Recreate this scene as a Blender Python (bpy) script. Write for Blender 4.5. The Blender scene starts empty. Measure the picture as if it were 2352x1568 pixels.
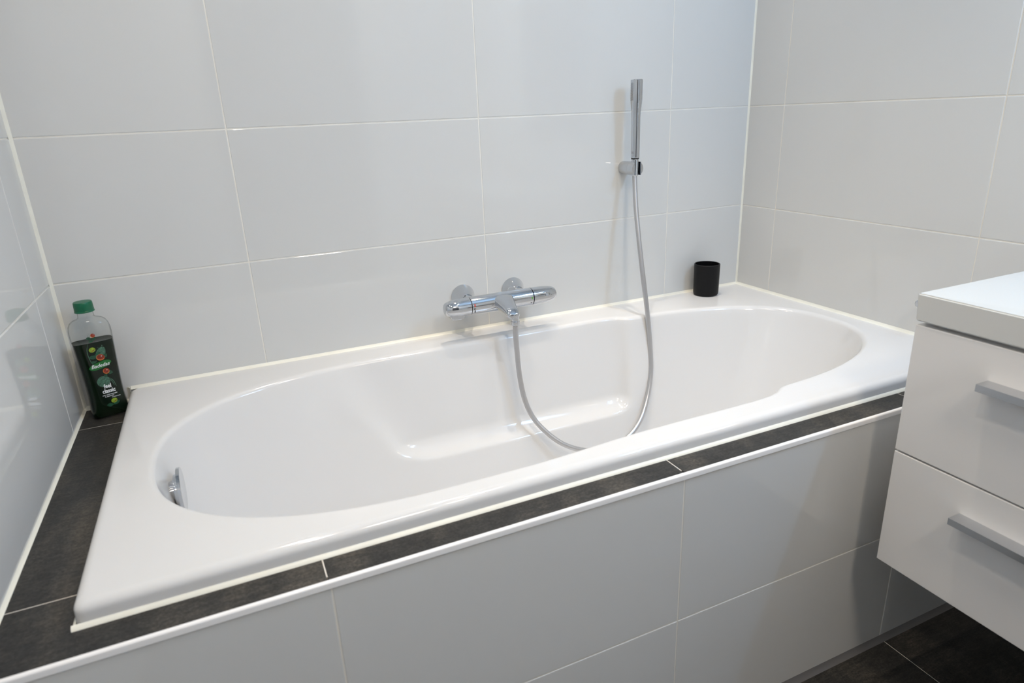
import bpy, bmesh, math, random
import numpy as np
from mathutils import Matrix, Vector
random.seed(4)

scene = bpy.context.scene
COL = scene.collection

# ------------------------------------------------------------------ camera
yaw, pitch, roll = -0.4107392, -0.33235286, 0.04287397
ca, sa = math.cos(yaw), math.sin(yaw)
cb, sb = math.cos(pitch), math.sin(pitch)
cc, sc = math.cos(roll), math.sin(roll)
RM = (Matrix(((ca, -sa, 0), (sa, ca, 0), (0, 0, 1)))
      @ Matrix(((1, 0, 0), (0, cb, -sb), (0, sb, cb)))
      @ Matrix(((cc, 0, sc), (0, 1, 0), (-sc, 0, cc))))
right, fwd, up = RM.col[0], RM.col[1], RM.col[2]
CAM = Vector((0.34894, -1.64315, 1.20684))
cam_data = bpy.data.cameras.new('camera')
cam_data.sensor_width = 36.0
cam_data.lens = 1503.2 / 2352 * 36.0
cam_data.clip_start = 0.02
cam_data.dof.use_dof = True
cam_data.dof.focus_distance = 1.75
cam_data.dof.aperture_fstop = 5.0
cam = bpy.data.objects.new('camera', cam_data)
m4 = Matrix.Identity(4)
for i in range(3):
    m4[i][0], m4[i][1], m4[i][2], m4[i][3] = right[i], up[i], -fwd[i], CAM[i]
cam.matrix_world = m4
COL.objects.link(cam)
scene.camera = cam

# ------------------------------------------------------------------ world, exposure
world = bpy.data.worlds.new('world')
scene.world = world
world.use_nodes = True
world.node_tree.nodes['Background'].inputs[0].default_value = (0.75, 0.8, 0.85, 1)
world.node_tree.nodes['Background'].inputs[1].default_value = 0.05
vs = scene.view_settings
vs.view_transform = 'Standard'
vs.look = 'None'
vs.gamma = 1.0
vs.use_curve_mapping = False
vs.exposure = 0.0
scene.cycles.diffuse_bounces = 8
scene.cycles.max_bounces = 14

WARM = (1.10, 0.96, 0.79)
COOL = (0.46, 0.82, 1.29)
DOWNLIGHT_W = 1.0
MIRROR_W = 14.5
FILL_LAMP_W = 11.6
# ceiling downlights: x, y, power factor, label
DOWNLIGHTS = [
    (1.06, -0.16, 1.00, 60, 'ceiling downlight above the bath mixer'),
    (1.50, -0.16, 0.90, 60, 'ceiling downlight above the hand shower'),
    (0.42, -0.60, 2.20, 105, 'ceiling downlight above the left end of the bath'),
    (1.20, -0.90, 1.60, 80, 'ceiling downlight above the front edge of the bath'),
    (0.50, -1.28, 3.30, 150, 'ceiling downlight near the left wall in front of the bath'),
    (1.15, -1.75, 1.30, 150, 'ceiling downlight between the vanity and the added fill lamp'),
]

# ------------------------------------------------------------------ dimensions
L = 1.8904            # room width along the bath
H_CEIL = 2.45
Y_FRONT = -2.75
TP_W, TP_H = 0.5996, 0.2978   # tile pitch
Z_H2 = 0.906          # a horizontal wall joint
Z_RIM = 0.646
Z_DECK = 0.6145
Y_APRON = -0.8565
GROUT = 0.0024

# ------------------------------------------------------------------ helpers
def new_mat(name):
    m = bpy.data.materials.new(name)
    m.use_nodes = True
    return m, m.node_tree, m.node_tree.nodes['Principled BSDF']

def simple_mat(name, color, rough=0.4, metal=0.0, coat=0.0, ior=1.5, bump=0.0, bscale=60, var=0.0, vscale=6):
    m, nt, b = new_mat(name)
    b.inputs['Base Color'].default_value = (*color, 1)
    b.inputs['Roughness'].default_value = rough
    b.inputs['Metallic'].default_value = metal
    b.inputs['Coat Weight'].default_value = coat
    b.inputs['Coat Roughness'].default_value = 0.04
    b.inputs['IOR'].default_value = ior
    tc = nt.nodes.new('ShaderNodeTexCoord')
    if var > 0:
        n = nt.nodes.new('ShaderNodeTexNoise'); n.inputs['Scale'].default_value = vscale
        n.inputs['Detail'].default_value = 4
        nt.links.new(tc.outputs['Object'], n.inputs['Vector'])
        r = nt.nodes.new('ShaderNodeValToRGB')
        r.color_ramp.elements[0].position = 0.3; r.color_ramp.elements[1].position = 0.7
        r.color_ramp.elements[0].color = (*[c * (1 - var) for c in color], 1)
        r.color_ramp.elements[1].color = (*[min(1, c * (1 + var)) for c in color], 1)
        nt.links.new(n.outputs['Fac'], r.inputs['Fac'])
        nt.links.new(r.outputs['Color'], b.inputs['Base Color'])
    if bump > 0:
        n = nt.nodes.new('ShaderNodeTexNoise'); n.inputs['Scale'].default_value = bscale
        n.inputs['Detail'].default_value = 3
        nt.links.new(tc.outputs['Object'], n.inputs['Vector'])
        bp = nt.nodes.new('ShaderNodeBump'); bp.inputs['Strength'].default_value = bump
        bp.inputs['Distance'].default_value = 0.002
        nt.links.new(n.outputs['Fac'], bp.inputs['Height'])
        nt.links.new(bp.outputs['Normal'], b.inputs['Normal'])
    return m

def slate_mat():
    m, nt, b = new_mat('slate_tile')
    tc = nt.nodes.new('ShaderNodeTexCoord')
    def noise(scale, sx, sy, detail=6):
        mp = nt.nodes.new('ShaderNodeMapping'); mp.inputs['Scale'].default_value = (sx, sy, 1)
        nt.links.new(tc.outputs['Object'], mp.inputs['Vector'])
        n = nt.nodes.new('ShaderNodeTexNoise'); n.inputs['Scale'].default_value = scale
        n.inputs['Detail'].default_value = detail; n.inputs['Roughness'].default_value = 0.65
        nt.links.new(mp.outputs['Vector'], n.inputs['Vector'])
        return n
    a = noise(9, 1, 0.35); f = noise(260, 1, 1, 3); s = noise(30, 1, 5)
    r = nt.nodes.new('ShaderNodeValToRGB')
    e = r.color_ramp.elements
    e[0].position = 0.32; e[0].color = (0.009, 0.009, 0.010, 1)
    e[1].position = 0.72; e[1].color = (0.050, 0.046, 0.041, 1)
    mid = e.new(0.5); mid.color = (0.021, 0.021, 0.021, 1)
    nt.links.new(a.outputs['Fac'], r.inputs['Fac'])
    r2 = nt.nodes.new('ShaderNodeValToRGB')
    r2.color_ramp.elements[0].position = 0.35; r2.color_ramp.elements[0].color = (0.6, 0.6, 0.6, 1)
    r2.color_ramp.elements[1].position = 0.75; r2.color_ramp.elements[1].color = (2.0, 1.95, 1.85, 1)
    nt.links.new(f.outputs['Fac'], r2.inputs['Fac'])
    r3 = nt.nodes.new('ShaderNodeValToRGB')
    r3.color_ramp.elements[0].position = 0.4; r3.color_ramp.elements[0].color = (0.85, 0.85, 0.85, 1)
    r3.color_ramp.elements[1].position = 0.7; r3.color_ramp.elements[1].color = (1.8, 1.7, 1.55, 1)
    nt.links.new(s.outputs['Fac'], r3.inputs['Fac'])
    def mul(x, y):
        mx = nt.nodes.new('ShaderNodeMix'); mx.data_type = 'RGBA'; mx.blend_type = 'MULTIPLY'
        mx.inputs[0].default_value = 1
        nt.links.new(x, mx.inputs[6]); nt.links.new(y, mx.inputs[7])
        return mx.outputs[2]
    nt.links.new(mul(mul(r.outputs['Color'], r2.outputs['Color']), r3.outputs['Color']), b.inputs['Base Color'])
    b.inputs['Roughness'].default_value = 0.45
    b.inputs['Specular IOR Level'].default_value = 0.4
    bp = nt.nodes.new('ShaderNodeBump'); bp.inputs['Strength'].default_value = 0.35
    bp.inputs['Distance'].default_value = 0.0008
    nt.links.new(f.outputs['Fac'], bp.inputs['Height'])
    nt.links.new(bp.outputs['Normal'], b.inputs['Normal'])
    return m

M = {}
M['tile'] = simple_mat('white_glazed_tile', (0.640, 0.645, 0.637), rough=0.035, ior=1.5, bump=0.004, bscale=5)
M['grout'] = simple_mat('grout', (0.77, 0.75, 0.70), rough=0.85, bump=0.2, bscale=500, var=0.06, vscale=12)
M['pale_grout'] = simple_mat('pale_grout', (0.74, 0.70, 0.64), rough=0.85, bump=0.2, bscale=500)
M['sealant'] = simple_mat('sealant', (0.80, 0.79, 0.71), rough=0.38, var=0.05, vscale=14, bump=0.15, bscale=90)
M['grey_sealant'] = simple_mat('grey_sealant', (0.12, 0.12, 0.125), rough=0.35)
M['acrylic'] = simple_mat('bath_acrylic', (0.675, 0.675, 0.678), rough=0.10, ior=1.49)
M['chrome'] = simple_mat('chrome', (0.60, 0.62, 0.65), rough=0.04, metal=1.0)
M['satin'] = simple_mat('satin_metal', (0.60, 0.615, 0.64), rough=0.27, metal=1.0)
M['handle_metal'] = simple_mat('handle_metal', (0.62, 0.635, 0.66), rough=0.2, metal=1.0)
M['hose'] = simple_mat('hose_plastic', (0.50, 0.50, 0.51), rough=0.30, metal=0.75, coat=0.5)
M['slate'] = slate_mat()
M['plaster'] = simple_mat('ceiling_paint', (0.74, 0.745, 0.75), rough=0.8, bump=0.05, bscale=200)
M['wall_paint'] = simple_mat('wall_paint', (0.80, 0.80, 0.79), rough=0.7, bump=0.05, bscale=200)
M['cup'] = simple_mat('black_ceramic', (0.006, 0.006, 0.007), rough=0.5, ior=1.3, var=0.1, vscale=300)
M['cup_in'] = simple_mat('black_gloss', (0.006, 0.006, 0.007), rough=0.12)
M['lacquer'] = simple_mat('white_lacquer', (0.735, 0.725, 0.72), rough=0.14, bump=0.02, bscale=8)
M['counter'] = simple_mat('white_mineral_top', (0.63, 0.635, 0.62), rough=0.25)
M['trim'] = simple_mat('white_pvc', (0.86, 0.855, 0.86), rough=0.22)
M['cap_green'] = simple_mat('green_plastic', (0.0, 0.115, 0.052), rough=0.35)
M['liquid'] = simple_mat('dark_green_liquid', (0.0008, 0.0075, 0.0022), rough=0.10, ior=1.2)
M['black'] = simple_mat('black_print', (0.01, 0.01, 0.01), rough=0.5)
M['red'] = simple_mat('red_print', (0.65, 0.03, 0.01), rough=0.4)
M['lime_mark'] = simple_mat('green_print', (0.12, 0.5, 0.03), rough=0.4)
M['print_white'] = simple_mat('white_print', (0.80, 0.83, 0.85), rough=0.45)
M['banner'] = simple_mat('green_banner_print', (0.004, 0.13, 0.018), rough=0.4)
M['leaf'] = simple_mat('leaf_print', (0.006, 0.065, 0.03), rough=0.5, var=0.4, vscale=200)
M['chestnut'] = simple_mat('chestnut_print', (0.23, 0.022, 0.008), rough=0.35, var=0.5, vscale=140)
M['chestnut_rim'] = simple_mat('orange_print', (0.62, 0.20, 0.04), rough=0.4)
M['husk'] = simple_mat('lime_husk_print', (0.22, 0.34, 0.02), rough=0.5, var=0.3, vscale=260)
M['swirl'] = simple_mat('pale_swirl_print', (0.05, 0.13, 0.085), rough=0.5, var=0.6, vscale=420)
M['door'] = simple_mat('door_reflection_dark', (0.09, 0.09, 0.095), rough=0.4)
M['mirror'] = simple_mat('mirror_glass', (0.9, 0.92, 0.92), rough=0.01, metal=1.0)
M['dot'] = simple_mat('nozzle_rubber', (0.16, 0.16, 0.17), rough=0.5)

def clear_plastic():
    m = bpy.data.materials.new('clear_plastic'); m.use_nodes = True
    nt = m.node_tree; nt.nodes.clear()
    out = nt.nodes.new('ShaderNodeOutputMaterial')
    tr = nt.nodes.new('ShaderNodeBsdfTransparent'); tr.inputs[0].default_value = (0.955, 0.965, 0.96, 1)
    gl = nt.nodes.new('ShaderNodeBsdfGlossy'); gl.inputs[0].default_value = (0.8, 0.8, 0.8, 1)
    rim = nt.nodes.new('ShaderNodeValToRGB'); rim.color_ramp.elements[0].position = 0.55; rim.color_ramp.elements[0].color = (0.955, 0.965, 0.96, 1)
    rim.color_ramp.elements[1].position = 0.97; rim.color_ramp.elements[1].color = (0.50, 0.52, 0.52, 1); gl.inputs['Roughness'].default_value = 0.08
    lw = nt.nodes.new('ShaderNodeMath'); lw.operation = 'MULTIPLY_ADD'; lw.inputs[1].default_value = 0.55; lw.inputs[2].default_value = 0.03
    fc = nt.nodes.new('ShaderNodeLayerWeight'); pw = nt.nodes.new('ShaderNodeMath'); pw.operation = 'POWER'; pw.inputs[1].default_value = 5
    nt.links.new(fc.outputs['Facing'], pw.inputs[0]); nt.links.new(pw.outputs[0], lw.inputs[0])
    mx = nt.nodes.new('ShaderNodeMixShader')
    nt.links.new(fc.outputs['Facing'], rim.inputs[0]); nt.links.new(rim.outputs[0], tr.inputs[0])
    nt.links.new(lw.outputs[0], mx.inputs[0]); nt.links.new(tr.outputs[0], mx.inputs[1])
    nt.links.new(gl.outputs[0], mx.inputs[2]); nt.links.new(mx.outputs[0], out.inputs[0])
    return m
M['clear'] = clear_plastic()

def glow(name, color, strength):
    m = bpy.data.materials.new(name); m.use_nodes = True
    nt = m.node_tree; nt.nodes.clear()
    out = nt.nodes.new('ShaderNodeOutputMaterial')
    e = nt.nodes.new('ShaderNodeEmission'); e.inputs[0].default_value = (*color, 1); e.inputs[1].default_value = strength
    nt.links.new(e.outputs[0], out.inputs[0])
    return m
M['glow_warm'] = glow('lamp_glow', WARM, 60)
M['glow_cool'] = glow('led_glow', COOL, 18)

def tag(o, label=None, cat=None, group=None, kind=None):
    if label: o['label'] = label
    if cat: o['category'] = cat
    if group: o['group'] = group
    if kind: o['kind'] = kind
    return o

def finish(name, me, mat, parent=None, smooth=None):
    if smooth is not None:
        for p in me.polygons: p.use_smooth = True
        me.set_sharp_from_angle(angle=math.radians(smooth))
    if mat: me.materials.append(M[mat] if isinstance(mat, str) else mat)
    o = bpy.data.objects.new(name, me)
    COL.objects.link(o)
    if parent: o.parent = parent
    return o

def obj(name, bm, mat, parent=None, smooth=None):
    bmesh.ops.recalc_face_normals(bm, faces=bm.faces[:])
    me = bpy.data.meshes.new(name)
    bm.to_mesh(me); bm.free()
    return finish(name, me, mat, parent, smooth)

def from_data(name, verts, faces, mat, parent=None, smooth=None, fix=True):
    me = bpy.data.meshes.new(name)
    me.from_pydata([tuple(v) for v in verts], [], faces)
    me.update()
    if fix:
        bm = bmesh.new(); bm.from_mesh(me)
        bmesh.ops.recalc_face_normals(bm, faces=bm.faces[:])
        bm.to_mesh(me); bm.free()
    return finish(name, me, mat, parent, smooth)

def empty(name, loc, rz=0.0):
    o = bpy.data.objects.new(name, None)
    o.empty_display_size = 0.05
    o.location = loc; o.rotation_euler = (0, 0, rz)
    COL.objects.link(o)
    return o

def add_box(bm, x0, x1, y0, y1, z0, z1):
    vs_ = [bm.verts.new((x, y, z)) for x in (x0, x1) for y in (y0, y1) for z in (z0, z1)]
    for f in ((0, 1, 3, 2), (4, 6, 7, 5), (0, 4, 5, 1), (2, 3, 7, 6), (0, 2, 6, 4), (1, 5, 7, 3)):
        bm.faces.new([vs_[i] for i in f])
    return vs_

def box(name, x0, x1, y0, y1, z0, z1, mat, parent=None, bevel=0.0, seg=1, origin=None):
    bm = bmesh.new()
    cx, cy, cz = origin if origin else (0, 0, 0)
    add_box(bm, x0 - cx, x1 - cx, y0 - cy, y1 - cy, z0 - cz, z1 - cz)
    if bevel > 0:
        bmesh.ops.bevel(bm, geom=bm.edges[:], offset=bevel, segments=seg, profile=0.5, affect='EDGES')
    o = obj(name, bm, mat, parent)
    if origin: o.location = origin
    return o

def sweep(name, profile, path_a, path_b, ax_u, ax_v, mat, parent=None, smooth=40):
    """extrude a 2-D profile (u, v) from point a to point b"""
    a, b = Vector(path_a), Vector(path_b); U, V = Vector(ax_u), Vector(ax_v)
    n = len(profile)
    verts = [a + U * u + V * v for u, v in profile] + [b + U * u + V * v for u, v in profile]
    faces = [(i, (i + 1) % n, n + (i + 1) % n, n + i) for i in range(n)] + [tuple(range(n)), tuple(range(n, 2 * n))]
    return from_data(name, verts, faces, mat, parent, smooth)

def lathe(name, prof, mat, parent=None, axis='z', n=32, loc=(0, 0, 0), smooth=35, squash=None, caps=(True, True)):
    """prof: list of (r, h)"""
    verts = []; faces = []
    for r, h in prof:
        for k in range(n):
            t = 2 * math.pi * k / n
            c, s = r * math.cos(t), r * math.sin(t)
            if squash: c, s = squash(c, s, h)
            p = {'z': (c, s, h), 'y': (c, h, s), 'x': (h, c, s)}[axis]
            verts.append((p[0] + loc[0], p[1] + loc[1], p[2] + loc[2]))
    m = len(prof)
    for i in range(m - 1):
        for k in range(n):
            k2 = (k + 1) % n
            faces.append((i * n + k, i * n + k2, (i + 1) * n + k2, (i + 1) * n + k))
    if caps[0]: faces.append(tuple(range(n)))
    if caps[1]: faces.append(tuple(range((m - 1) * n, m * n)))
    return from_data(name, verts, faces, mat, parent, smooth)

def catmull(pts, n=10):
    pts = [Vector(p) for p in pts]
    P = [2 * pts[0] - pts[1]] + pts + [2 * pts[-1] - pts[-2]]
    out = []
    for i in range(1, len(P) - 2):
        for k in range(n):
            t = k / n
            a, b, c, d = P[i - 1], P[i], P[i + 1], P[i + 2]
            out.append(0.5 * ((2 * b) + (c - a) * t + (2 * a - 5 * b + 4 * c - d) * t * t + (3 * b - a - 3 * c + d) * t ** 3))
    out.append(pts[-1])
    return out

def tube(name, path, r, mat, parent=None, n=14, closed_ends=True):
    verts = []; faces = []
    path = [Vector(p) for p in path]
    ref = Vector((0, 1, 0))
    m = len(path)
    for i, p in enumerate(path):
        t = (path[min(i + 1, m - 1)] - path[max(i - 1, 0)]).normalized()
        u = ref.cross(t)
        if u.length < 1e-4: u = Vector((1, 0, 0)).cross(t)
        u.normalize(); v = t.cross(u)
        rr = r(i / (m - 1)) if callable(r) else r
        for k in range(n):
            a = 2 * math.pi * k / n
            verts.append(p + u * rr * math.cos(a) + v * rr * math.sin(a))
    for i in range(m - 1):
        for k in range(n):
            k2 = (k + 1) % n
            faces.append((i * n + k, i * n + k2, (i + 1) * n + k2, (i + 1) * n + k))
    if closed_ends:
        faces.append(tuple(range(n))); faces.append(tuple(range((m - 1) * n, m * n)))
    return from_data(name, verts, faces, mat, parent, smooth=50)

# ------------------------------------------------------------------ room shell
T = 0.1
TT = 0.009   # tile thickness in front of the wall's mortar bed

def cuts(start, pitch, lo, hi):
    c = [lo]
    k = math.ceil((lo - start) / pitch - 1e-6)
    while start + k * pitch < hi - 1e-4:
        v = start + k * pitch
        if v > lo + 1e-3: c.append(v)
        k += 1
    c.append(hi)
    return c

g = GROUT / 2
def tile_wall(parent, axis, plane, us, zs, skip=None):
    """axis 'y': tiles in the xz plane facing -y at y = plane; axis 'x+' / 'x-': tiles facing +x / -x"""
    for i in range(len(us) - 1):
        for j in range(len(zs) - 1):
            u0, u1, z0, z1 = us[i], us[i + 1], zs[j], zs[j + 1]
            if skip and skip(u0, u1, z0, z1): continue
            u0 += g; u1 -= g; z0 += g; z1 -= g
            if u1 - u0 < 0.01: continue
            org = ((u0 + u1) / 2, plane, (z0 + z1) / 2) if axis == 'y' else (plane, (u0 + u1) / 2, (z0 + z1) / 2)
            if axis == 'y':
                t = box('tile', u0, u1, plane, plane + TT, z0, z1, 'tile', parent, bevel=0.0014, seg=2, origin=org)
            elif axis == 'x+':
                t = box('tile', plane - TT, plane, u0, u1, z0, z1, 'tile', parent, bevel=0.0014, seg=2, origin=org)
            else:
                t = box('tile', plane, plane + TT, u0, u1, z0, z1, 'tile', parent, bevel=0.0014, seg=2, origin=org)

MB = 0.0009   # grout sits this far behind the tile face
wb = box('wall_back', -T, L + T, MB, T, 0, H_CEIL, 'grout')
tag(wb, 'long wall of large white glossy tiles behind the bathtub', 'wall', kind='structure')
xs = cuts(0.3985, TP_W, 0.0, L)
zs = cuts(Z_H2, TP_H, 0.0, H_CEIL)
tile_wall(wb, 'y', 0.0, xs, zs, skip=lambda u0, u1, z0, z1: z1 < 0.6)

wl = box('wall_left', -T, -MB, Y_FRONT, MB, 0, H_CEIL, 'grout')
tag(wl, 'white tiled side wall beside the shampoo bottle', 'wall', kind='structure')
ys = cuts(-0.140, TP_W, Y_FRONT, 0.0)
tile_wall(wl, 'x+', 0.0, ys, zs, skip=lambda u0, u1, z0, z1: z1 < 0.6 and u0 > -0.8)

wr = box('wall_right', L + MB, L + T, Y_FRONT, MB, 0, H_CEIL, 'grout')
tag(wr, 'white tiled end wall behind the vanity unit', 'wall', kind='structure')
tile_wall(wr, 'x-', L, cuts(-0.1408, TP_W, Y_FRONT, 0.0), zs, skip=lambda u0, u1, z0, z1: z1 < 0.6 and u0 > -0.8)

wf = box('wall_front', -T, L + T, Y_FRONT - T, Y_FRONT, 0, H_CEIL, 'wall_paint')
tag(wf, 'plain pale wall opposite the bathtub', 'wall', kind='structure')
dr = box('door_1', 0.45, 1.30, Y_FRONT, Y_FRONT + 0.04, 0.005, 2.05, 'door', bevel=0.003, seg=2)  # added out of view, dark so the chrome reflects a dark stripe
tag(dr, 'unseen room door opposite the bathtub, made dark for its reflection in the chrome', 'door', kind='structure')
box('door_handle', 1.18, 1.30 - 0.02, Y_FRONT + 0.041, Y_FRONT + 0.06, 1.02, 1.045, 'satin', dr)

ce = box('ceiling', -T, L + T, Y_FRONT - T, T, H_CEIL, H_CEIL + T, 'plaster')
tag(ce, 'white painted bathroom ceiling', 'ceiling', kind='structure')

fl = box('floor', -T, L + T, Y_FRONT - T, T, -T, -0.001, 'pale_grout')
tag(fl, 'dark slate tiled bathroom floor with thin pale joints', 'floor', kind='structure')
fxs = cuts(1.6115, 0.6, 0.0, L); fys = cuts(Y_APRON - 0.32, 0.6, Y_FRONT, Y_APRON + 0.01)
for i in range(len(fxs) - 1):
    for j in range(len(fys) - 1):
        a, b, c, d = fxs[i] + .001, fxs[i + 1] - .001, fys[j] + .001, fys[j + 1] - .001
        box('tile', a, b, c, d, -0.009, 0.0, 'slate', fl, bevel=0.0007, origin=((a + b) / 2, (c + d) / 2, 0))

# sealant beads of the room corners and around the bath
def bead(name, a, b, au, av, w, label, mat='sealant', h=None):
    h = h or w
    o = sweep(name, [(0, 0), (w, 0), (w * 0.62, h * 0.22), (w * 0.22, h * 0.62), (0, h)], a, b, au, av, mat)
    return tag(o, label, 'sealant', kind='structure')
bead('trim_1', (0, 0, Z_DECK + .004), (0, 0, H_CEIL - .001), (1, 0, 0), (0, -1, 0), 0.0062, 'cream silicone bead up the corner beside the shampoo bottle')
bead('trim_2', (L, 0, Z_RIM + .006), (L, 0, H_CEIL - .001), (-1, 0, 0), (0, -1, 0), 0.0045, 'cream silicone bead up the corner beside the black cup')
bead('trim_3', (0.10, 0, Z_RIM), (L, 0, Z_RIM), (0, -1, 0), (0, 0, 1), 0.0065, 'cream silicone bead between long wall and bath rim')
bead('trim_4', (L, 0, Z_RIM), (L, -0.80, Z_RIM), (-1, 0, 0), (0, 0, 1), 0.0070, 'cream silicone bead between end wall and bath rim')
bead('trim_5', (0, 0, Z_DECK), (0, Y_APRON, Z_DECK), (1, 0, 0), (0, 0, 1), 0.0050, 'cream silicone bead between side wall and slate ledge')
bead('trim_6', (0, 0, Z_DECK), (0.0985, 0, Z_DECK), (0, -1, 0), (0, 0, 1), 0.0085, 'cream silicone bead behind the shampoo bottle on slate ledge')
bead('trim_9', (0.0985, -0.0005, Z_DECK), (0.0985, -0.0005, Z_RIM + .005), (-1, 0, 0), (0, -1, 0), 0.007, 'grubby silicone blob at the rear corner of the bath rim')
bead('trim_7', (0, Y_APRON, 0.0), (L, Y_APRON, 0.0), (0, -1, 0), (0, 0, 1), 0.010, 'dark grey silicone bead between bath apron and floor', 'grey_sealant', 0.013)

# ------------------------------------------------------------------ tiled bath surround
XT0, XT1, YT0, YT1 = 0.0965, L - 0.0015, -0.7980, -0.0015     # tub rim rectangle
su = empty('bath_surround', (0.95, Y_APRON, 0))
tag(su, 'tiled bath surround with white apron and narrow slate ledge', 'bath surround')
SO = Vector((0.95, Y_APRON, 0))
def sbox(name, x0, x1, y0, y1, z0, z1, mat, **k):
    o = box(name, x0, x1, y0, y1, z0, z1, mat, su, origin=((x0 + x1) / 2, (y0 + y1) / 2, (z0 + z1) / 2), **k)
    o.location -= SO
    return o
ZT = Z_DECK - 0.0102
sbox('front_panel', 0.001, L - 0.001, Y_APRON + 0.0010, Y_APRON + 0.058, 0.0, ZT, 'grout')
sbox('side_panel', 0.001, 0.118, Y_APRON + 0.0585, -0.001, 0.0, ZT, 'pale_grout')
# apron tiles
axs = [0.0012, 0.4052, 0.4052 + TP_W, 0.4052 + 2 * TP_W, L]
for i in range(4):
    for z0, z1 in ((0.004, 0.3015), (0.3015, 0.6034)):
        sbox('tile', axs[i] + g, axs[i + 1] - g, Y_APRON, Y_APRON + 0.0083, z0 + g, z1 - g, 'tile', bevel=0.0014, seg=2)
# grout filling behind the apron joints
# slate ledge tiles
d = 0.0009
DZ0 = Z_DECK - 0.010
sbox('ledge_grout', 0.002, 0.12, Y_APRON + 0.012, -0.001, ZT, Z_DECK - 0.0006, 'pale_grout')
sbox('ledge_grout', 0.121, L - .001, Y_APRON + 0.012, Y_APRON + 0.07, ZT, Z_DECK - 0.0006, 'pale_grout')
YF = -0.8530
for x0, x1, y0, y1 in ((0.001, 0.121, -0.1175, -0.001), (0.001, 0.121, -0.7235, -0.1175),
                       (0.001, 0.4025, YF, -0.7235), (0.4025, 1.0059, YF, -0.775),
                       (1.0059, 1.6045, YF, -0.775), (1.6045, L, YF, -0.775)):
    sbox('slate_tile', x0 + d, x1 - d, y0 + d, y1 - d, Z_DECK - 0.0100, Z_DECK, 'slate', bevel=0.0005)
# white edge profile
prof = [(-0.0002, 0.0148), (-0.0002, 0.0040), (-0.0060, 0.0040)] + [(-0.0030 - 0.0030 * math.cos(a), 0.0118 + 0.0030 * math.sin(a)) for a in [math.pi / 2 * k / 6 for k in range(7)]]
et = sweep('edge_trim', [(u, v) for u, v in prof], (0.001, YF, 0.6002), (L - 0.001, YF, 0.6002), (0, 1, 0), (0, 0, 1), 'trim', su, 35)
et.location = -SO
et['label'] = 'white plastic edge strip'

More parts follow.
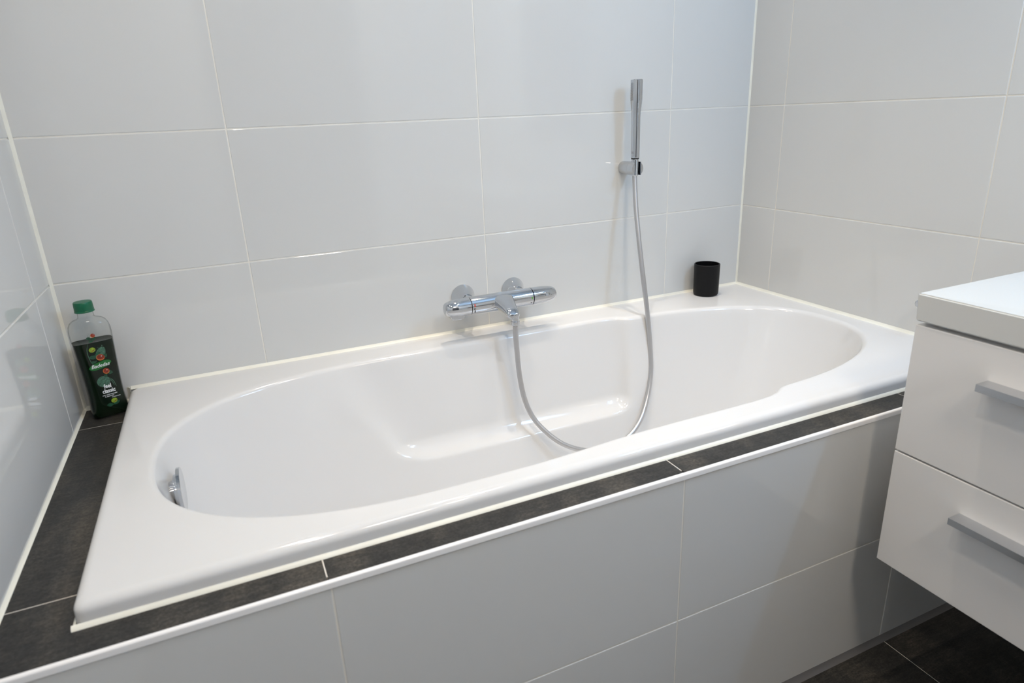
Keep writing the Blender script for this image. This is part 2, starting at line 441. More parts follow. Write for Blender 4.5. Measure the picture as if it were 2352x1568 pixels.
# ------------------------------------------------------------------ bathtub
def build_tub():
    cx, cy = 0.95, -0.425
    sx, sy = 0.85, 0.33
    N = 420
    # directions in affine space, denser around the recess ends
    th = np.linspace(0, 2 * np.pi, N, endpoint=False)
    extra = []
    for X in (XT0, XT1):
        for Y in (YT0, YT1):
            a0 = math.atan2((Y - cy) / sy, (X - cx) / sx)
            extra += [a0 + e for e in (-.03, -.02, -.012, -.006, -.002, 0, .002, .006, .012, .02, .03)]
    th = np.unique(np.round(np.concatenate([th, np.mod(extra, 2 * np.pi)]), 5))
    N = len(th)
    dx, dy = np.cos(th) * sx, np.sin(th) * sy
    DF = 0.425
    def level(x, y, d, e):
        """< 1 inside; outlines of the basin at depth d, grown by -e"""
        e = e
        xl, xr = 0.171 + 0.20 * d + e, 1.832 - 0.42 * d - 0.35 * d * d - e
        cl, cr = 0.64 + 0.05 * d, 1.30 - 0.45 * d
        hl, hr = 0.322 - 0.36 * d - e, 0.284 - 0.235 * d - e
        t = np.clip((x - 0.75) / (1.25 - 0.75), 0, 1); t = t * t * (3 - 2 * t)
        hw = hl * (1 - t) + hr * t
        yc = -0.4265 + 0.005 * t
        u = np.where(x < cl, (cl - x) / (cl - xl), np.where(x > cr, (x - cr) / (xr - cr), 0))
        n = 2.4
        v = np.abs(y - yc) / hw
        egg = (np.abs(u) ** n + v ** n) ** (1 / n)
        # arm recess: straight steep panels on both long sides
        dl = 0.268
        q = np.clip((d - (dl - 0.055)) / 0.055, 0, 1)
        ql = 1 - math.sqrt(max(0, 1 - q * q))
        hb = 0.3145 - 0.235 * d - e - 0.075 * ql
        bl, br = 0.52 + 0.60 * d + 0.11 * ql, 1.375 - 0.12 * d - 0.05 * ql
        bc = (bl + br) / 2; bw = (br - bl) / 2 - e * 0.3
        nb = 12
        bx = (np.abs((x - bc) / bw) ** nb + np.abs((y + 0.4195) / hb) ** nb) ** (1 / nb)
        k = 55.0
        return -np.log(np.exp(-k * (egg - 1)) + np.exp(-k * (bx - 1))) / k + 1
    def outline(d, e):
        lo, hi = np.full(N, 0.05), np.full(N, 1.5)
        for _ in range(46):
            mid = (lo + hi) / 2
            ins = level(cx + dx * mid, cy + dy * mid, d, e) < 1
            lo = np.where(ins, mid, lo); hi = np.where(ins, hi, mid)
        return np.stack([cx + dx * lo, cy + dy * lo], 1)
    def rect(off, rc):
        """rounded rectangle shrunk by off, sampled in the same directions"""
        x0, x1, y0, y1 = XT0 + off, XT1 - off * 0.1, YT0 + off, YT1 - off * 0.1
        lo, hi = np.full(N, 0.05), np.full(N, 2.5)
        for _ in range(46):
            mid = (lo + hi) / 2
            X, Y = cx + dx * mid, cy + dy * mid
            qx = np.maximum(np.maximum(x0 + rc - X, X - x1 + rc), 0)
            qy = np.maximum(np.maximum(y0 + rc - Y, Y - y1 + rc), 0)
            inb = (X > x0) & (X < x1) & (Y > y0) & (Y < y1) & (np.hypot(qx, qy) <= rc + 1e-9)
            lo = np.where(inb, mid, lo); hi = np.where(inb, hi, mid)
        return np.stack([cx + dx * lo, cy + dy * lo], 1)
    rings = []
    zb = Z_DECK + 0.0004
    R = 0.0140
    rings.append((rect(0.0, 0.012), zb))
    rings.append((rect(0.0, 0.012), zb + 0.006))
    for k in range(0, 8):
        a = math.pi / 2 * k / 7
        rings.append((rect(R * (1 - math.cos(a)), 0.014), Z_RIM - R + R * math.sin(a)))
    rings.append((rect(R * 1.25, 0.014), Z_RIM))
    rf = 0.009
    top = outline(0, -rf)
    a0 = rect(R * 1.25, 0.014)
    for f in (0.35, 0.7, 0.93):
        rings.append((a0 * (1 - f) + top * f, Z_RIM))
    for k in range(0, 7):
        a = math.pi / 2 * k / 6
        dd = rf * (1 - math.cos(a))
        rings.append((outline(dd, -rf * (1 - math.sin(a))), Z_RIM - dd))
    rb = 0.085
    ds = list(np.linspace(0.02, 0.20, 14)) + list(np.linspace(0.206, 0.275, 22)) + list(np.linspace(0.285, DF - rb, 6))
    for dd in ds: rings.append((outline(dd, 0.0), Z_RIM - dd))
    for k in range(1, 11):
        a = math.pi / 2 * k / 10
        dd = DF - rb + rb * math.sin(a)
        rings.append((outline(dd, rb * 0.8 * (1 - math.cos(a))), Z_RIM - dd))
    last = rings[-1][0]
    for f in (0.75, 0.45, 0.15):
        rings.append((last * f + np.array([cx - 0.05, cy]) * (1 - f), Z_RIM - DF - 0.003 * (1 - f)))
    verts = []; faces = []
    for o, z in rings:
        for p in o: verts.append((p[0], p[1], z))
    for i in range(len(rings) - 1):
        for k in range(N):
            k2 = (k + 1) % N
            faces.append((i * N + k, i * N + k2, (i + 1) * N + k2, (i + 1) * N + k))
    faces.append(tuple((len(rings) - 1) * N + k for k in range(N)))
    return verts, faces

tub = empty('bathtub', (0.99, -0.4, 0.2))
tag(tub, 'white built-in bathtub with oval basin and wide rounded rim', 'bathtub')
TO = Vector((0.99, -0.4, 0.2))
v_, f_ = build_tub()
sh = from_data('shell', [Vector(v) - TO for v in v_], f_, 'acrylic', tub, smooth=60)
# sealant between rim and slate ledge
def pt(*a): return Vector(a) - TO
sl = sweep('sealant', [(0, 0), (0.0058, 0), (0.0040, 0.0035), (0.0, 0.0055)], pt(XT0 - .004, YT0, Z_DECK), pt(L - .002, YT0, Z_DECK), (0, -1, 0), (0, 0, 1), 'sealant', tub)
sl['label'] = 'cream silicone joint along the rim'
sweep('sealant', [(0, 0), (0.004, 0), (0.003, 0.002), (0.0, 0.003)], pt(XT0, YT0 - .004, Z_DECK), pt(XT0, -0.01, Z_DECK), (-1, 0, 0), (0, 0, 1), 'sealant', tub)
# overflow knob at the left end of the basin
KX, KY, KZ = 0.186, -0.405, 0.571
ov = lathe('overflow_knob', [(0.019, -0.004), (0.021, 0.006), (0.0225, 0.0062), (0.0235, 0.0075)], 'chrome', tub, 'x', 40, pt(KX, KY, KZ), 30)
lathe('collar', [(0.030, 0.0076), (0.0305, 0.0085), (0.0305, 0.0150), (0.030, 0.0158)], 'chrome', ov, 'x', 40, pt(KX - 0.002, KY, KZ), 30)
lathe('disc', [(0.0412, 0.0140), (0.0420, 0.0146), (0.0420, 0.0200), (0.0412, 0.0207), (0.0, 0.0207)], 'chrome', ov, 'x', 48, pt(KX - 0.002, KY, KZ), 30)

# ------------------------------------------------------------------ bath mixer
MX, MY, MZ = 0.998, -0.092, 0.7415
mix = empty('bath_mixer', (MX, 0, MZ))
tag(mix, 'chrome thermostatic bath mixer with spout on the long wall', 'tap')
def rp(prof): return [(r, h) for r, h in prof]
RB = 0.0238
lathe('body', rp([(RB - .001, -0.0895), (RB, -0.0885), (RB + .0003, -0.05), (RB + .0006, 0), (RB + .0003, 0.05), (RB, 0.0855), (RB - .001, 0.0865)]), 'chrome', mix, 'x', 40, (0, MY, 0), 25)
def handle(name, sgn, x0, length):
    p = [(RB - .0012, x0 + 0.0012), (RB + .0002, x0 + 0.002), (RB + .0002, x0 + length * 0.45), (RB - .0010, x0 + length * 0.68),
         (RB - .0032, x0 + length * 0.84), (RB - .0058, x0 + length * 0.93), (RB - .0090, x0 + length * 0.98), (RB - .0125, x0 + length), (0.0, x0 + length * 1.004)]
    def sq(c, s, h):
        t = max(0, (h - x0) / length)
        return c, s * (1 - 0.06 * t)
    return lathe(name, [(r, h * sgn) for r, h in p], 'chrome', mix, 'x', 40, (0, MY, 0), 30, squash=lambda c, s, h: sq(c, s, h * sgn))
hl = handle('temperature_handle', -1, 0.0895, 0.070)
hr = handle('flow_handle', 1, 0.0865, 0.074)
# grip wing under the left handle
wing = [(-0.150, -0.0165), (-0.146, -0.0255), (-0.136, -0.0290), (-0.116, -0.0290), (-0.108, -0.0235), (-0.108, -0.012), (-0.150, -0.010)]
bm = bmesh.new()
fa = [bm.verts.new((x, MY - 0.016, z)) for x, z in wing]; fb = [bm.verts.new((x, MY + 0.012, z)) for x, z in wing]
bm.faces.new(fa); bm.faces.new(fb[::-1])
for i in range(len(wing)):
    bm.faces.new((fa[i], fa[(i + 1) % 7], fb[(i + 1) % 7], fb[i]))
bmesh.ops.bevel(bm, geom=bm.edges[:], offset=0.003, segments=3, affect='EDGES')
obj('grip', bm, 'chrome', hl, 50)
def button(parent, x, ang, w, h):
    """rounded push button lying on the handle skin"""
    verts = []; faces = []
    n = 28
    R0 = RB + 0.0006
    for lay, (sc_, lift) in enumerate(((1.0, -0.0015), (1.0, 0.0004), (0.86, 0.0010))):
        for k in range(n):
            t = 2 * math.pi * k / n
            uu = w / 2 * math.copysign(abs(math.cos(t)) ** 0.6, math.cos(t)) * sc_
            vv = h / 2 * math.copysign(abs(math.sin(t)) ** 0.6, math.sin(t)) * sc_
            a = ang + vv / R0
            r = R0 + lift - (0.0012 if abs(x + uu) > 0.115 else 0)
            verts.append((x + uu, MY - r * math.cos(a), r * math.sin(a)))
    for l_ in range(2):
        for k in range(n):
            faces.append((l_ * n + k, l_ * n + (k + 1) % n, (l_ + 1) * n + (k + 1) % n, (l_ + 1) * n + k))
    faces.append(tuple(range(2 * n, 3 * n)))
    return from_data('button', verts, faces, 'chrome', parent, 30)
button(hr, 0.128, 0.25, 0.017, 0.013)
button(hl, -0.125, 1.15, 0.019, 0.012)
def mark(parent, x, a0, a1, w, mat, R0=RB + 0.0008):
    n = 8; verts = []; faces = []
    for k in range(n + 1):
        a = a0 + (a1 - a0) * k / n
        for xx in (x - w / 2, x + w / 2):
            verts.append((xx, MY - R0 * math.cos(a), R0 * math.sin(a)))
    for k in range(n): faces.append((2 * k, 2 * k + 1, 2 * k + 3, 2 * k + 2))
    return from_data('mark', verts, faces, mat, parent)
mark(mix, -0.083, 0.08, 0.42, 0.0024, 'red')
mark(mix, -0.083, -0.62, -0.32, 0.0024, 'black')
mark(mix, -0.0845, -0.16, -0.10, 0.0055, 'black')
mark(mix, 0.081, -0.05, 0.20, 0.0018, 'lime_mark')
mark(mix, 0.079, -0.55, -0.47, 0.0036, 'black')
# escutcheons and unions
for sx_ in (-0.075, 0.075):
    es = lathe('wall_rosette', [(0.0328, -0.0005), (0.0335, -0.0025), (0.0333, -0.0040), (0.0155, -0.0385), (0.0150, -0.040)], 'chrome', mix, 'y', 44, (sx_, 0, 0.003), 25)
    lathe('union', [(0.0125, -0.038), (0.0135, -0.040), (0.0135, -0.058), (0.011, -0.072)], 'chrome', es, 'y', 24, (sx_, 0, 0.002), 25)
# spout: lofted tongue
secs = []
for t in np.linspace(0, 1, 13):
    y = MY + 0.004 - t * 0.085
    wid = 0.0175 + 0.0205 * (1 - t) ** 1.7
    ztop = RB + 0.0004 - 0.0335 * t ** 1.35
    zbot = -0.010 - 0.020 * t ** 0.8
    if t > 0.88:
        f = (t - 0.88) / 0.12
        wid *= 1 - 0.10 * f; ztop -= 0.0025 * f * f; zbot += 0.001 * f
    secs.append((y, wid, ztop, zbot))
secs.append((MY - 0.0845, 0.0120, secs[-1][2] - 0.0035, secs[-1][3] + 0.003))
verts = []; faces = []; n = 32
for y, wid, zt_, zb_ in secs:
    zc, hh = (zt_ + zb_) / 2, (zt_ - zb_) / 2
    for k in range(n):
        t = 2 * math.pi * k / n
        c, s = math.cos(t), math.sin(t)
        wloc = wid * (1.0 if s > 0 else 1.0 - 0.25 * abs(s))
        verts.append((wloc * math.copysign(abs(c) ** 0.55, c), y, zc + hh * math.copysign(abs(s) ** 0.62, s)))
for i in range(len(secs) - 1):
    for k in range(n):
        faces.append((i * n + k, i * n + (k + 1) % n, (i + 1) * n + (k + 1) % n, (i + 1) * n + k))
faces += [tuple(range(n)), tuple(range((len(secs) - 1) * n, len(secs) * n))]
from_data('spout', verts, faces, 'chrome', mix, 45)
OX, OY = 0.0070, -0.163
lathe('outlet', [(0.0115, -0.047), (0.0120, -0.0455), (0.0120, -0.038), (0.0105, -0.0365), (0.0105, -0.024)], 'chrome', mix, 'z', 28, (OX, OY, 0), 25)

# ------------------------------------------------------------------ hand shower, holder, hose
HX, HY = 1.4375, -0.058
hp = [(1.0052, -0.163, 0.6945), (1.0050, -0.1635, 0.660), (1.0056, -0.165, 0.6271), (1.0077, -0.171, 0.5562), (1.0131, -0.185, 0.4918),
      (1.0273, -0.205, 0.4409), (1.0544, -0.228, 0.4008), (1.0949, -0.25, 0.3642), (1.1536, -0.262, 0.3366), (1.2230, -0.260, 0.3235),
      (1.2957, -0.252, 0.3343), (1.3507, -0.235, 0.3683), (1.3935, -0.208, 0.4232), (1.4198, -0.185, 0.4913), (1.427, -0.167, 0.5644),
      (1.4256, -0.153, 0.6525), (1.4227, -0.132, 0.7517), (1.4242, -0.107, 0.848), (1.4291, -0.080, 0.9426), (1.4361, HY - .002, 1.026), (HX, HY, 1.052)]
ho = empty('shower_hose', (1.2230, -0.26, 0.3165))
tag(ho, 'grey silver shower hose hanging in a loop into the bathtub', 'hose')
HO = Vector((1.2230, -0.26, 0.3165))
tube('hose_tube', [p - HO for p in catmull(hp, 8)], 0.0068, 'hose', ho, 16)
lathe('end_nut', [(0.0085, 0.6915), (0.0098, 0.6925), (0.0098, 0.6940)], 'chrome', ho, 'z', 20, Vector((1.005, -0.163, 0)) - HO, 25)

hs = empty('shower_holder', (HX, 0, 1.052))
tag(hs, 'round chrome wall bracket holding the slim hand shower', 'shower holder')
lathe('wall_post', [(0.0170, 0.0), (0.0185, -0.0012), (0.0187, -0.004), (0.0187, -0.0440), (0.0182, -0.0449)], 'satin', hs, 'y', 40, (0, 0, 0), 30)
# clip: forked front with a slot for the shower cone
for sx_ in (-1, 1):
    bm = bmesh.new()
    pts = [(sx_ * 0.0186 * math.cos(a), 0.0186 * math.sin(a)) for a in [math.pi * (-0.5 + k / 18) * 0.86 for k in range(19)]]
    x_in = sx_ * 0.0108
    poly = [(x_in, pts[0][1])] + [p for p in pts if abs(p[0]) > 0.0109] + [(x_in, pts[-1][1])]
    fa = [bm.verts.new((x, -0.0450, z)) for x, z in poly]; fb = [bm.verts.new((x, -0.0715, z)) for x, z in poly]
    bm.faces.new(fa); bm.faces.new(fb[::-1])
    for i in range(len(poly)):
        j = (i + 1) % len(poly)
        bm.faces.new((fa[i], fa[j], fb[j], fb[i]))
    obj('fork_arm', bm, 'chrome', hs, 35)
sh_ = empty('hand_shower', (HX, HY, 1.052))
tag(sh_, 'slim chrome stick hand shower standing upright in its bracket', 'hand shower')
lathe('cone', [(0.0080, -0.020), (0.0092, -0.018), (0.0102, 0.024), (0.0116, 0.0255)], 'chrome', sh_, 'z', 32, (0, 0, 0), 25)
lathe('collar', [(0.0110, 0.0262), (0.0110, 0.0285)], 'black', sh_, 'z', 32, (0, 0, 0), 25)
def flat_face(c, s, h):
    # flattened spray face towards the left front of the bath
    t = max(0.0, min(1.0, (h - 0.145) / 0.035)); t = t * t * (3 - 2 * t)
    nx, ny = -0.985, 0.17
    dd = c * nx + s * ny
    lim = 0.0130
    if dd > lim:
        k = (dd - lim) * t
        c -= nx * k; s -= ny * k
    return c, s
hb = lathe('handle', [(0.0112, 0.0288), (0.0120, 0.0300), (0.0122, 0.06), (0.0122, 0.135), (0.0128, 0.150), (0.0152, 0.170), (0.0164, 0.182), (0.0167, 0.200), (0.0167, 0.2312), (0.0160, 0.2322), (0.0, 0.2322)],
           'chrome', sh_, 'z', 48, (0, 0, 0), 25, squash=flat_face)
bm = bmesh.new()
nx, ny = -0.985, 0.17
for i in range(-2, 3):
    for j in range(11):
        off = i * 0.0034; zz = 0.1805 + j * 0.0041 + (0.002 if i % 2 else 0)
        cxp = nx * 0.0130 - ny * off; cyp = ny * 0.0130 + nx * off
        mtx = Matrix.Translation((cxp, cyp, zz)) @ Vector((0, 0, 1)).rotation_difference(Vector((nx, ny, 0))).to_matrix().to_4x4()
        bmesh.ops.create_cone(bm, cap_ends=True, segments=7, radius1=0.0009, radius2=0.0006, depth=0.0016, matrix=mtx)
nz = obj('nozzles', bm, 'dot', hb)
tag(nz, 'rows of tiny grey spray nozzles', kind='stuff')
# small maker's mark on the handle
bm = bmesh.new()
for zz in (0.0425, 0.0455): add_box(bm, -0.0035, 0.0035, -0.0004, 0.0001, zz - .0006, zz + .0006)
mk = obj('print_mark', bm, 'dot', hb)
mk.location = (-0.95 * 0.0122, -0.31 * 0.0122, 0); mk.rotation_euler = (0, 0, math.atan2(-0.31, -0.95) + math.pi / 2)

# ------------------------------------------------------------------ black cup
cu = empty('tumbler', (1.7175, -0.0535, Z_RIM))
tag(cu, 'matt black cylindrical tumbler on the rear corner of the bath rim', 'cup')
RC, HC = 0.0388, 0.0990
lathe('outer_wall', [(0.030, 0.0003), (RC - .004, 0.0012), (RC - .0012, 0.004), (RC - .0002, 0.010), (RC, 0.05), (RC + .0003, HC - .0012), (RC - .0006, HC), (RC - .0028, HC), (RC - .0034, HC - .001)], 'cup', cu, 'z', 48, (0, 0, 0), 30, caps=(True, False))
lathe('inside', [(0.0, 0.0062), (RC - .006, 0.006), (RC - .0036, 0.010), (RC - .0034, HC - .001)], 'cup_in', cu, 'z', 48, (0, 0, 0), 30, caps=(False, False))

# ------------------------------------------------------------------ shampoo bottle
bo = empty('shampoo_bottle', (0.0588, -0.0515, Z_DECK), math.radians(16))
bo.scale = (1.0, 1.0, 1.035)
tag(bo, 'clear shampoo bottle of dark green liquid with a green screw cap', 'bottle')
# height, half width, half depth
BP = [(0.0003, 0.0300, 0.0180), (0.0015, 0.0335, 0.0205), (0.005, 0.0355, 0.0222), (0.016, 0.0362, 0.0226), (0.030, 0.0350, 0.0218), (0.048, 0.0340, 0.0208),
      (0.070, 0.0341, 0.0204), (0.100, 0.0352, 0.0207), (0.130, 0.0365, 0.0212), (0.160, 0.0378, 0.0216), (0.180, 0.0388, 0.0216),
      (0.192, 0.0385, 0.0212), (0.201, 0.0368, 0.0204), (0.208, 0.0330, 0.0190), (0.2125, 0.0270, 0.0175), (0.2145, 0.0205, 0.0160), (0.2165, 0.0162, 0.0155)]
BZ = [b[0] for b in BP]
def bdim(z):
    return np.interp(z, BZ, [b[1] for b in BP]), np.interp(z, BZ, [b[2] for b in BP])
def bexp(z):
    return 4.2 if z < 0.19 else np.interp(z, [0.19, 0.2165], [4.2, 2.0])
def bfront(x, z):
    hw, hd = bdim(z); nn = bexp(z)
    return -hd * max(0.0, 1 - min(1, abs(x) / hw) ** nn) ** (1 / nn)
def bring(z, shrink=0.0, n=48, hw=None, hd=None):
    if hw is None: hw, hd = bdim(z)
    nn = bexp(z); out = []
    for k in range(n):
        t = 2 * math.pi * k / n
        c, s = math.cos(t), math.sin(t)
        out.append(((hw - shrink) * math.copysign(abs(c) ** (2 / nn), c), (hd - shrink) * math.copysign(abs(s) ** (2 / nn), s), z))
    return out
def loft(name, rings, mat, parent, smooth=40):
    n = len(rings[0]); verts = [p for r in rings for p in r]; faces = []
    for i in range(len(rings) - 1):
        for k in range(n): faces.append((i * n + k, i * n + (k + 1) % n, (i + 1) * n + (k + 1) % n, (i + 1) * n + k))
    faces += [tuple(range(n)), tuple(range((len(rings) - 1) * n, len(rings) * n))]
    return from_data(name, verts, faces, mat, parent, smooth)
zz_ = sorted(set(BZ + [0.04, 0.06, 0.085, 0.115, 0.145, 0.17]))
shell_r = [bring(z) for z in zz_] + [bring(z, 0, 48, r, r) for z, r in ((0.219, 0.0152), (0.2195, 0.0152))]
shell_r += [[(r * math.cos(2 * math.pi * k / 48), r * math.sin(2 * math.pi * k / 48), z) for k in range(48)] for z, r in ((0.2210, 0.0148), (0.2325, 0.0145), (0.236, 0.0145))]
loft('shell', shell_r, 'clear', bo)
LQ = 0.166
lr = [bring(z, 0.0012) for z in zz_ if 0.001 < z < LQ] + [bring(LQ, 0.0012), bring(LQ + 0.0006, 0.0006), bring(LQ + .0002, 0.003)]
loft('liquid', lr, 'liquid', bo)
# ribbed cap
cp = [(0.0175, 0.2285), (0.0188, 0.2290), (0.0188, 0.2310), (0.0180, 0.2320), (0.0184, 0.2335), (0.0180, 0.2385), (0.0182, 0.2392), (0.0176, 0.2480), (0.0168, 0.2497), (0.0, 0.2502)]
lathe('cap', cp, 'cap_green', bo, 'z', 48, (0, 0, 0), 25)

PL = [0]
def on_front(name, pts2, faces, mat, lift=0.00035, parent=None):
    PL[0] += 1
    verts = [(x, bfront(x, z) - lift, z) for x, z in pts2]
    me = bpy.data.meshes.new(name); me.from_pydata(verts, [], faces); me.update()
    return finish(name, me, mat, parent or bo)
def ellipse(name, x, z, rx, rz, rot, mat, lift, n=20, fn=None):
    pts = [(x, z)]
    rings_ = (0.5, 1.0); cr_, sr_ = math.cos(rot), math.sin(rot)
    for q in rings_:
        for k in range(n):
            t = 2 * math.pi * k / n
            u, v = rx * q * math.cos(t), rz * q * math.sin(t)
            if fn: u, v = fn(u, v)
            pts.append((x + u * cr_ - v * sr_, z + u * sr_ + v * cr_))
    faces = [(0, 1 + k, 1 + (k + 1) % n) for k in range(n)]
    faces += [(1 + k, 1 + n + k, 1 + n + (k + 1) % n, 1 + (k + 1) % n) for k in range(n)]
    return on_front(name, pts, faces, mat, lift)
def text_on(name, body, x, z, size, mat, lift, rot=0.0, shear=0.0, bold=0.0, sx=1.0, space=1.0):
    cu_ = bpy.data.curves.new(name, 'FONT'); cu_.body = body; cu_.size = size; cu_.shear = shear; cu_.offset = bold
    cu_.align_x = 'CENTER'; cu_.space_character = space; cu_.resolution_u = 3
    to = bpy.data.objects.new(name, cu_); COL.objects.link(to)
    dg = bpy.context.evaluated_depsgraph_get(); dg.update()
    me = bpy.data.meshes.new_from_object(to.evaluated_get(dg))
    bpy.data.objects.remove(to); 
    pts = [(v.co.x * sx, v.co.y) for v in me.vertices]; faces = [tuple(p.vertices) for p in me.polygons]
    cr_, sr_ = math.cos(rot), math.sin(rot)
    pts = [(x + a * cr_ - b * sr_, z + a * sr_ + b * cr_) for a, b in pts]
    bpy.data.meshes.remove(me)
    return on_front(name, pts, faces, mat, lift)

# pale swirl behind the fruit, as thin curved strokes and blotches
def stroke(pts, w, mat, lift, name='swirl'):
    P = [Vector((a, b, 0)) for a, b in pts]
    P = catmull(P, 8)
    v2 = []; fc = []
    for i, p in enumerate(P):
        t = (P[min(i + 1, len(P) - 1)] - P[max(i - 1, 0)]).normalized()
        ww = w * (0.25 + math.sin(math.pi * i / (len(P) - 1)))
        v2 += [(p.x - t.y * ww, p.y + t.x * ww), (p.x + t.y * ww, p.y - t.x * ww)]
    for i in range(len(P) - 1): fc.append((2 * i, 2 * i + 1, 2 * i + 3, 2 * i + 2))
    return on_front(name, v2, fc, mat, lift)
stroke([(-0.012, 0.166), (-0.0165, 0.150), (-0.0150, 0.130), (-0.0085, 0.112)], 0.0005, 'swirl', .0002)
stroke([(0.011, 0.086), (0.017, 0.077), (0.0205, 0.063)], 0.0006, 'swirl', .0002)
stroke([(0.009, 0.088), (0.0145, 0.076), (0.017, 0.066)], 0.0005, 'swirl', .0002)
ellipse('swirl', 0.0065, 0.141, 0.0085, 0.015, -0.5, 'swirl', .00022)
ellipse('swirl', -0.001, 0.080, 0.0125, 0.012, 0.4, 'swirl', .00022)
rr = random.Random(3)
for k in range(26):
    ellipse('droplet', rr.uniform(-0.012, 0.016), rr.uniform(0.118, 0.158), rr.uniform(.0004, .0009), rr.uniform(.0004, .0009), 0, 'swirl', .0003, 7)
for k in range(12):
    ellipse('droplet', rr.uniform(-0.014, 0.014), rr.uniform(0.066, 0.092), rr.uniform(.0004, .0012), rr.uniform(.0004, .0012), 0, 'swirl', .0003, 7)
def leaf(x, z, l_, w, rot): ellipse('leaf', x, z, l_, w, rot, 'leaf', .0004, 16, fn=lambda u, v: (u, v * (1 - 0.75 * (u / l_) ** 2)))
def nut(x, z, rx, rz, rot):
    ellipse('chestnut', x, z, rx, rz, rot, 'chestnut_rim', .0005)
    ellipse('chestnut', x + 0.0003, z + rz * 0.1, rx * 0.93, rz * 0.84, rot, 'chestnut', .0006)
    ellipse('glint', x + rx * 0.3, z + rz * 0.35, rx * 0.16, rz * 0.12, rot, 'print_white', .0007, 8)
def husk(x, z, r):
    ellipse('husk', x, z, r, r * 0.85, 0.2, 'husk', .0005)
    ellipse('husk_split', x + r * 0.25, z - r * 0.25, r * 0.6, r * 0.13, 0.5, 'chestnut', .0006, 12)
leaf(-0.0075, 0.1765, 0.0055, 0.0032, -0.5); leaf(0.0010, 0.1745, 0.005, 0.0030, 0.9); leaf(-0.0055, 0.1700, 0.0045, 0.0022, 0.1)
nut(0.0005, 0.1815, 0.0043, 0.0042, -0.5)
for k in range(8): ellipse('droplet', -0.0075 + rr.uniform(-.003, .003), 0.182 + rr.uniform(-.0025, .0035), .00045, .00045, 0, 'leaf', .0003, 7)
husk(-0.0070, 0.1520, 0.0062)
leaf(-0.0090, 0.1360, 0.008, 0.0042, -0.2); leaf(0.0135, 0.1345, 0.005, 0.004, 0.8); leaf(0.0015, 0.1420, 0.006, 0.003, 0.3)
nut(0.0045, 0.1330, 0.0078, 0.0066, -0.15)
leaf(-0.0100, 0.1255, 0.006, 0.003, 0.0)
# green name banner
def banner():
    n = 24; v2 = []; fc = []
    for k in range(n + 1):
        t = k / n; x = -0.0215 + 0.0440 * t
        zc = 0.1165 + 0.0035 * math.sin((t - 0.5) * 2.4)
        h = 0.0072 * (1 - abs(2 * t - 1) ** 5) + 0.0002
        hu = h * (1.0 - 0.6 * max(0, 0.35 - t)) ; hd_ = h * (1.0 - 0.7 * max(0, t - 0.65))
        v2 += [(x, zc - hd_), (x, zc + hu)]
    for k in range(n): fc.append((2 * k, 2 * k + 2, 2 * k + 3, 2 * k + 1))
    b_ = on_front('name_banner', v2, fc, 'banner', .0008)
    return b_
banner()
text_on('lettering', 'Badedas', 0.0003, 0.1128, 0.0108, 'print_white', .0011, rot=0.05, shear=0.36, bold=0.00012, sx=0.98)
nut(0.0085, 0.1015, 0.0060, 0.0062, 0.5)
leaf(0.0055, 0.0915, 0.0042, 0.0034, 0.9); leaf(0.0150, 0.0970, 0.006, 0.0042, -0.4)
text_on('lettering', 'feel', 0.0040, 0.0650, 0.0125, 'print_white', .0009, rot=0.03, bold=0.00035, sx=0.80)
text_on('lettering', 'classic', 0.0045, 0.0545, 0.0125, 'print_white', .0009, rot=0.03, bold=0.00035, sx=0.80)
text_on('lettering', 'met wilde kastanjes', 0.0045, 0.0490, 0.0036, 'print_white', .0009, rot=0.03, bold=0.00006)
text_on('lettering', '& denneolie', 0.0030, 0.0452, 0.0036, 'print_white', .0009, rot=0.03, bold=0.00006)
text_on('lettering', 'douchecreme', 0.0150, 0.0420, 0.0030, 'print_white', .0009, rot=0.03, bold=0.00004)
leaf(0.0000, 0.0270, 0.007, 0.004, -0.1); leaf(0.0130, 0.0290, 0.0075, 0.0040, 0.4)
husk(0.0095, 0.0345, 0.0060)

# ------------------------------------------------------------------ vanity unit
VX, VY0, VY1 = 1.4440, -0.9200, -1.9200
va = empty('vanity_unit', (VX + 0.2, (VY0 + VY1) / 2, 0.332))
tag(va, 'white gloss wall-hung vanity unit with two handled drawers', 'vanity')
VO = Vector((VX + 0.2, (VY0 + VY1) / 2, 0.332))
def vbox(name, x0, x1, y0, y1, z0, z1, mat, parent=va, bevel=0.0, seg=2, off=True):
    o = box(name, x0, x1, y0, y1, z0, z1, mat, parent, bevel=bevel, seg=seg, origin=((x0 + x1) / 2, (y0 + y1) / 2, (z0 + z1) / 2))
    if off: o.location -= VO
    return o
vbox('carcass', VX + 0.0225, L - 0.002, VY1 + 0.004, VY0 - 0.0055, 0.336, 0.8345, 'lacquer')
for z0, z1, hz in ((0.5800, 0.8275, 0.768), (0.332, 0.5765, 0.5165)):
    dw = vbox('drawer_front', VX + 0.0015, VX + 0.0215, VY1 + 0.002, VY0 - 0.0025, z0, z1, 'lacquer', bevel=0.0012)
    # angled handle: front lip, flat top plate
    pr_ = [(0, 0), (0.0300, 0), (0.0300, -0.0030), (0.0048, -0.0030), (0.0045, -0.0125), (0, -0.0125)]
    yb, ye = VY0 - 0.1365, VY1 + 0.1365
    hd = sweep('handle', pr_, Vector((VX + 0.0015 - 0.0300, yb, hz)) - VO - dw.location, Vector((VX + 0.0015 - 0.0300, ye, hz)) - VO - dw.location, (1, 0, 0), (0, 0, 1), 'handle_metal', dw, 20)
    hd['label'] = 'satin metal bar handle'
wt = empty('washbasin', (VX + 0.22, (VY0 + VY1) / 2, 0.835))
tag(wt, 'thick white washbasin slab on top of the vanity unit', 'washbasin')
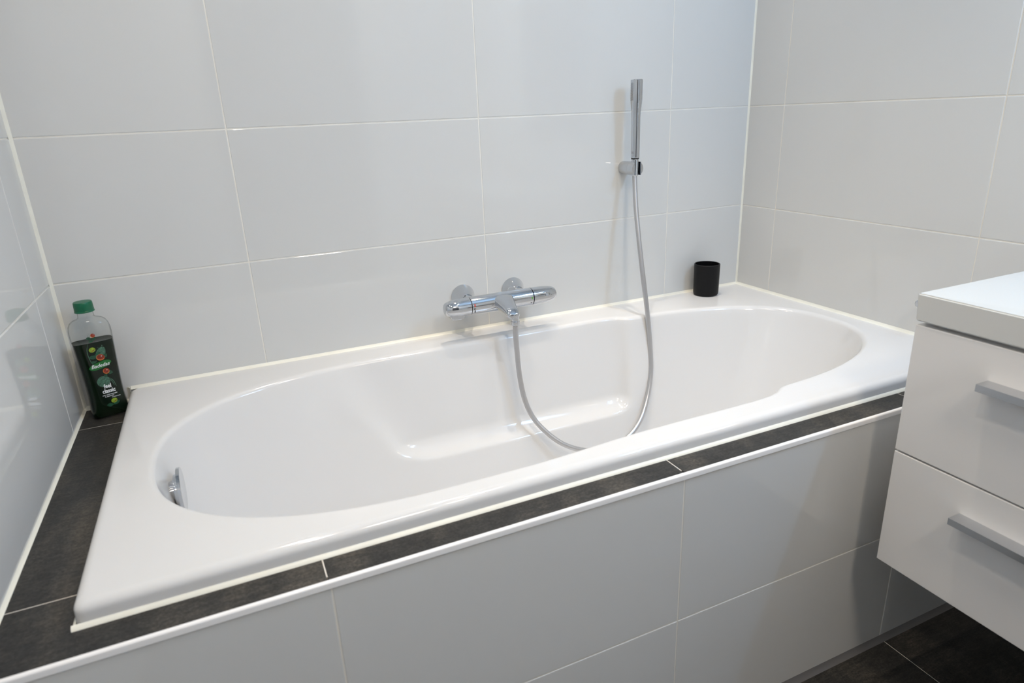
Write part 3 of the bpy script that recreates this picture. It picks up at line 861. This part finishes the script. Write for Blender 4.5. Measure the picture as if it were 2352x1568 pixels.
# slab with a rectangular bowl towards its middle
bm = bmesh.new()
x0, x1, y0, y1 = VX - 0.003, L - 0.002, VY1, VY0
bx0, bx1, by0, by1 = VX + 0.06, L - 0.11, VY1 + 0.22, VY0 - 0.24
zt, zb = 0.885, 0.835
def ringv(a, b, c, d_, z): return [bm.verts.new(Vector(p) - wt.location) for p in ((a, c, z), (b, c, z), (b, d_, z), (a, d_, z))]
r0 = ringv(x0 + 0.002, x1, y0, y1 - 0.002, zb); r1 = ringv(x0, x1, y0, y1, zt)
r2 = ringv(bx0, bx1, by0, by1, zt); r3 = ringv(bx0 + .02, bx1 - .02, by0 + .02, by1 - .02, zb + 0.006)
for A, B in ((r0, r1), (r1, r2), (r2, r3)):
    for i in range(4): bm.faces.new((A[i], A[(i + 1) % 4], B[(i + 1) % 4], B[i]))
bm.faces.new(r3); bm.faces.new(r0[::-1])
bmesh.ops.bevel(bm, geom=bm.edges[:], offset=0.0025, segments=3, affect='EDGES')
obj('slab', bm, 'counter', wt, 40)
# basin tap (beyond the frame)
bt = empty('basin_mixer', (L - 0.06, -1.42, 0.885))
tag(bt, 'small chrome basin tap at the back of the washbasin', 'tap')
lathe('body', [(0.024, 0.0003), (0.024, 0.004), (0.021, 0.006), (0.021, 0.10), (0.019, 0.103)], 'chrome', bt, 'z', 28)
box('spout', -0.13, -0.018, -0.012, 0.012, 0.062, 0.080, 'chrome', bt, bevel=0.004, seg=2)
box('lever', -0.07, 0.012, -0.008, 0.008, 0.1035, 0.113, 'chrome', bt, bevel=0.003, seg=2)

# chrome hook on the end wall, its tip peeping past the washbasin
hk = empty('towel_hook', (L, -0.655, 0.738))
tag(hk, 'small chrome towel hook on the end wall behind the washbasin', 'hook')
lathe('rose', [(0.0160, 0.0), (0.0165, -0.004), (0.0150, -0.006)], 'chrome', hk, 'x', 28)
lathe('peg', [(0.0055, -0.006), (0.0055, -0.030), (0.0095, -0.036), (0.0095, -0.040), (0.0070, -0.042)], 'chrome', hk, 'x', 24)

# mirror and its LED bar above the vanity (they light the right-hand side)
mi = empty('wall_mirror', (L - 0.012, -1.42, 1.10))
tag(mi, 'frameless wall mirror above the vanity unit', 'mirror')
box('glass', 0.0, 0.011, -0.45, 0.45, 0.0, 0.72, 'mirror', mi, bevel=0.001)
ml = empty('mirror_light', (L, -1.36, 1.90))
tag(ml, 'slim LED bar lamp above the mirror', 'lamp')
box('arm', -0.075, -0.0005, -0.02, 0.02, -0.006, 0.006, 'chrome', ml)
box('housing', -0.100, -0.060, -0.30, 0.30, -0.002, 0.012, 'chrome', ml, bevel=0.002)
df = box('diffuser', -0.097, -0.063, -0.297, 0.297, -0.008, -0.0022, 'glow_cool', ml)
for dy_ in (-0.2, 0.0, 0.2):
    lt = bpy.data.lights.new('mirror_led', 'POINT'); lt.shadow_soft_size = 0.012
    lt.energy = MIRROR_W / 3; lt.color = COOL
    lo_ = bpy.data.objects.new('mirror_led', lt); COL.objects.link(lo_); lo_.parent = ml
    lo_.location = (-0.110, dy_, -0.022)

# ------------------------------------------------------------------ ceiling downlights
for x, y, k, spread, lab in DOWNLIGHTS:
    dl = empty('ceiling_downlight', (x, y, H_CEIL))
    tag(dl, lab, 'lamp', 'recessed downlights in the ceiling')
    verts = []; n = 32
    prof_ = [(0.028, -0.001), (0.030, -0.004), (0.040, -0.005), (0.042, -0.0005)]
    lathe('ring', [(0.042, -0.0002), (0.041, -0.0045), (0.030, -0.0055), (0.0285, -0.002), (0.0285, -0.0002)], 'satin', dl, 'z', n)
    lathe('lens', [(0.028, -0.0008), (0.028, -0.0022), (0.0, -0.0022)], 'glow_warm', dl, 'z', n)
    lt = bpy.data.lights.new('downlight_beam', 'AREA'); lt.shape = 'DISK'; lt.size = 0.026
    lt.energy = DOWNLIGHT_W * k; lt.color = WARM; lt.spread = math.radians(spread)
    lo_ = bpy.data.objects.new('downlight_beam', lt); COL.objects.link(lo_); lo_.parent = dl
    lo_.location = (0, 0, -0.006)

# round ceiling fill lamp, added behind the camera to brighten apron and drawers
cl = empty('fill_lamp', (0.9, -2.25, H_CEIL))
tag(cl, 'added unseen fill lamp, a round white diffuser on the ceiling by the door', 'lamp')
lathe('base', [(0.165, -0.0002), (0.165, -0.018), (0.160, -0.020)], 'satin', cl, 'z', 40)
lathe('diffuser', [(0.158, -0.0205), (0.150, -0.032), (0.110, -0.042), (0.0, -0.046)], glow('fill_lamp_glow', WARM, 8), cl, 'z', 40)
lt = bpy.data.lights.new('fill_lamp_light', 'AREA'); lt.shape = 'DISK'; lt.size = 0.30
lt.energy = FILL_LAMP_W; lt.color = WARM
lo_ = bpy.data.objects.new('fill_lamp_light', lt); COL.objects.link(lo_); lo_.parent = cl
lo_.location = (0, 0, -0.048)
